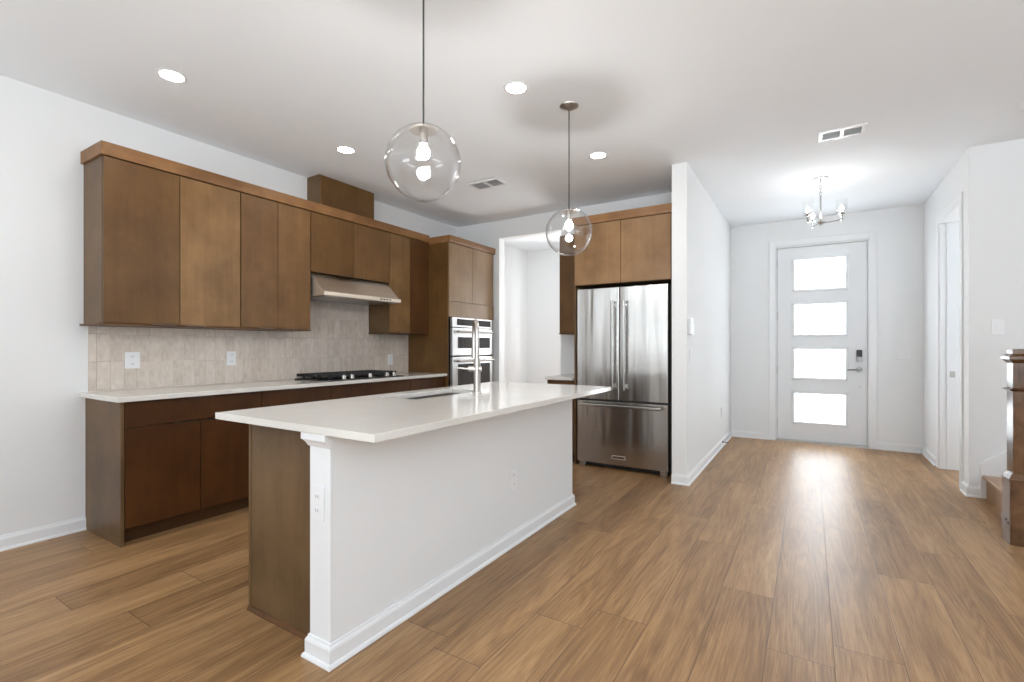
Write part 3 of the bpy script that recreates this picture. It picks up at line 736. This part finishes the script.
def vent(label, cx_, cy_, wx, wy, z=CZ):
    r = thing('ceiling_vent', label, 'vent', (cx_, cy_, z), 'air vents in the ceiling')
    x0, x1, y0, y1 = cx_-wx/2, cx_+wx/2, cy_-wy/2, cy_+wy/2; f = .028; zb = z-.012
    m = MB().box(x0, x1, y0, y0+f, zb, z-.001).box(x0, x1, y1-f, y1, zb, z-.001).box(x0, x0+f, y0+f, y1-f, zb, z-.001).box(x1-f, x1, y0+f, y1-f, zb, z-.001)
    m.box(cx_-.012, cx_+.012, y0+f, y1-f, zb, z-.001)
    m.build('frame', M['plastic'], r, bevel=.001)
    MB().box(x0+f, x1-f, y0+f, y1-f, z-.0025, z-.001).build('backing', M['slot'], r)
    s = MB(); n = 9
    for k in range(n):
        y = y0+f+(y1-y0-2*f)*(k+.5)/n
        for a, b in ((x0+f, cx_-.012), (cx_+.012, x1-f)):
            s.prism([(y-.004, z-.010), (y-.0028, z-.010), (y+.004, z-.003), (y+.0028, z-.003)], 'x', a, b)
    s.build('louvers', M['plastic'], r)
vent('white ceiling vent over the kitchen between the two glass pendants', -2.73, 3.94, .36, .21)
vent('white ceiling vent in front of the hallway chandelier', .205, 4.41, .30, .19)
sd = thing('smoke_detector', 'white round smoke detector on the ceiling above the newel post', 'smoke detector', (1.27, 4.55, CZ))
MB().lathe([(0, -.034), (.045, -.033), (.062, -.022), (.068, -.001), (0, -.001)], (1.27, 4.55, CZ), 36).build('detector_cover', M['plastic'], sd, smooth=True)

def pendant(label, x, y):
    zc, R = 1.992, .158
    r = thing('glass_pendant', label, 'pendant light', (x, y, CZ), 'clear glass globe pendants over the island')
    MB().lathe([(0, -.028), (.012, -.028), (.02, -.026), (.062, -.006), (.064, -.001), (0, -.001)], (x, y, CZ), 36).build('canopy', M['nickel'], r, smooth=True)
    MB().cyl((x, y, zc+R*.98), (x, y, CZ-.027), .0040, 12).build('cord', M['darkmetal'], r, smooth=True)
    g = MB().sphere((x, y, zc), R, 64, 40, -1, .975)
    g.sphere((x, y, zc), R-.0035, 64, 40, -1, .975)
    g.build('globe', M['globe'], r, smooth=True, angle=180)
    MB().lathe([(0, R*.985), (.012, R*.985), (.03, R*.955), (.056, R*.90), (.060, R*.87), (.052, R*.875), (.02, R*.93), (0, R*.94)], (x, y, zc), 36).build('cap', M['nickel'], r, smooth=True)
    MB().cyl((x, y, zc+R*.93), (x, y, zc+R*.50), .019, 24).build('socket', M['nickel'], r, smooth=True)
    MB().lathe([(0, -.027), (.0105, -.0248), (.019, -.019), (.025, -.0095), (.027, 0), (.025, .0095), (.019, .019), (.0135, .025), (.013, .028), (0, .028)], (x, y, zc+.043), 28).build('bulb', M['bulb'], r, smooth=True)
    return r
pendant('larger-looking clear glass globe pendant over the end of the island with the white post', -1.383, 1.521)
pendant('clear glass globe pendant over the far end of the island near the refrigerator', -1.383, 2.958)

# chandelier
cx_, cy_ = .087, 5.515
ch = thing('chandelier', 'small polished nickel three-light chandelier hanging in the entry hallway', 'chandelier', (cx_, cy_, CZ))
MB().lathe([(0, -.022), (.02, -.022), (.062, -.014), (.066, -.001), (0, -.001)], (cx_, cy_, CZ), 36).build('canopy', M['chrome'], ch, smooth=True)
m = MB().cyl((cx_, cy_, CZ-.022), (cx_, cy_, CZ-.045), .008, 12)
for k in range(4):
    zc = CZ-.058-k*.030; a = k % 2
    pts = []
    for i in range(13):
        t = 2*PI*i/12; u = .009*math.cos(t); v = .019*math.sin(t)
        pts.append((cx_+(u if a else 0), cy_+(0 if a else u), zc+v))
    m.tube(pts, .0022, 6)
m.build('chain', M['chrome'], ch, smooth=True)
MB().cyl((cx_, cy_, CZ-.165), (cx_, cy_, 2.42), .0075, 14).build('stem', M['chrome'], ch, smooth=True)
MB().lathe([(0, -.03), (.008, -.028), (.012, -.018), (.03, -.012), (.045, -.002), (.045, .004), (.02, .012), (.0075, .02), (0, .02)], (cx_, cy_, 2.415), 28).build('hub', M['chrome'], ch, smooth=True)
Rv, Fv = Vector((.8496, .5274, 0)), Vector((-.5274, .8496, 0))
for ang in (81, -38, 200):
    a = math.radians(ang); d = Rv*math.cos(a)+Fv*math.sin(a); e = Vector((cx_, cy_, 0))+d*.168
    am = MB().tube([(cx_+d.x*.03, cy_+d.y*.03, 2.41), (e.x, e.y, 2.42)], .0045, 10).cyl((e.x, e.y, 2.405), (e.x, e.y, 2.475), .009, 14)
    am.lathe([(0, 0), (.009, 0), (.030, .006), (.032, .010), (.008, .010), (0, .010)], (e.x, e.y, 2.467), 24).cyl((e.x, e.y, 2.475), (e.x, e.y, 2.497), .014, 16)
    ao = am.build('arm', M['chrome'], ch, smooth=True)
    MB().lathe([(.034, .0), (.040, .012), (.043, .05), (.044, .135)], (e.x, e.y, 2.478), 28).build('glass_shade', M['globe'], ao, smooth=True, angle=180)
    MB().lathe([(0, 0), (.008, 0), (.014, .016), (.016, .028), (.013, .042), (.006, .054), (0, .057)], (e.x, e.y, 2.497), 20).build('bulb', M['bulb_s'], ao, smooth=True)

# ---------------------------------------------------------------- stairs and newel post
M['oak'] = wood('oak_newel', lin(66, 42, 22), lin(112, 80, 52), axis='z', seed=11, rough=.22, scale=2.4)
M['tread'] = wood('oak_tread', lin(150, 112, 76), lin(178, 140, 100), axis='y', seed=12, rough=.3)
M['riser'] = wood('oak_riser', lin(138, 104, 68), lin(168, 130, 90), axis='y', seed=13)
st = thing('staircase', 'oak staircase beginning behind the newel post with white wall skirting', 'stairs', (1.5, 4.8, 0))
rise, run = .188, .255; sx = 1.20; sy0, sy1 = 4.30, 5.270
for k in range(9):
    x = sx+k*run; z = rise*(k+1)
    MB().box(x+.0005, x+.018, sy0, sy1, 0 if k == 0 else rise*k+.001, z-.027).build('riser', M['riser'], st)
    MB().box(x-.028, x+run-.001, sy0-.02, sy1, z-.026, z).build('tread', M['tread'], st, bevel=.006)
P = [(1.165, 0), (1.165, .27), (1.195, .305), (1.195+8.6*run, .305+8.6*rise), (1.195+8.6*run, .305+8.6*rise-.35), (1.195+3*run, 0)]
MB().prism(P, 'y', 5.2705, 5.2895).build('skirt_board', M['trim'], st, bevel=.002)
m = MB().prism([(sx+.02, 0), (sx+.02, rise-.03), (sx+9*run, rise*9-.03), (sx+9*run, 0)], 'y', sy0+.002, sy0+.02)
m.build('stringer', M['trim'], st)

nw = thing('newel_post', 'square oak newel post with stepped collars at the foot of the stairs', 'newel post', (1.12, 4.19, 0))
nx, ny, a = 1.118, 4.193, .074
def sq(m, h, z0, z1, h2=None):
    h2 = h if h2 is None else h2
    A = [m.bm.verts.new((nx+i*h, ny+j*h, z0)) for i, j in ((-1,-1),(1,-1),(1,1),(-1,1))]
    B = [m.bm.verts.new((nx+i*h2, ny+j*h2, z1)) for i, j in ((-1,-1),(1,-1),(1,1),(-1,1))]
    for i in range(4): m.bm.faces.new((A[i], A[(i+1)%4], B[(i+1)%4], B[i]))
    m.bm.faces.new(A[::-1]); m.bm.faces.new(B); return m
sq(MB(), .074, 0, .392).build('plinth', M['oak'], nw, bevel=.002)
m = MB(); sq(m, .080, .392, .404); sq(m, .080, .404, .440, .060); m.build('plinth_cap', M['oak'], nw, bevel=.001)
sq(MB(), .056, .440, .945).build('shaft', M['oak'], nw, bevel=.0015)
m = MB(); sq(m, .060, .945, .952, .076); sq(m, .076, .952, .962, .060); m.build('collar', M['oak'], nw)
sq(MB(), .056, .962, 1.118).build('upper_shaft', M['oak'], nw, bevel=.0015)
m = MB(); sq(m, .056, 1.118, 1.140, .078); sq(m, .078, 1.140, 1.160); sq(m, .078, 1.160, 1.172, .060); m.build('collar', M['oak'], nw, bevel=.001)
sq(MB(), .058, 1.172, 1.205).build('cap_block', M['oak'], nw, bevel=.002)
for y, z in ((4.158, .125), (4.186, .14)):
    MB().cyl((nx-.0755, y, z), (nx-.0735, y, z), .009, 14).build('bolt_plug', M['black'], nw)
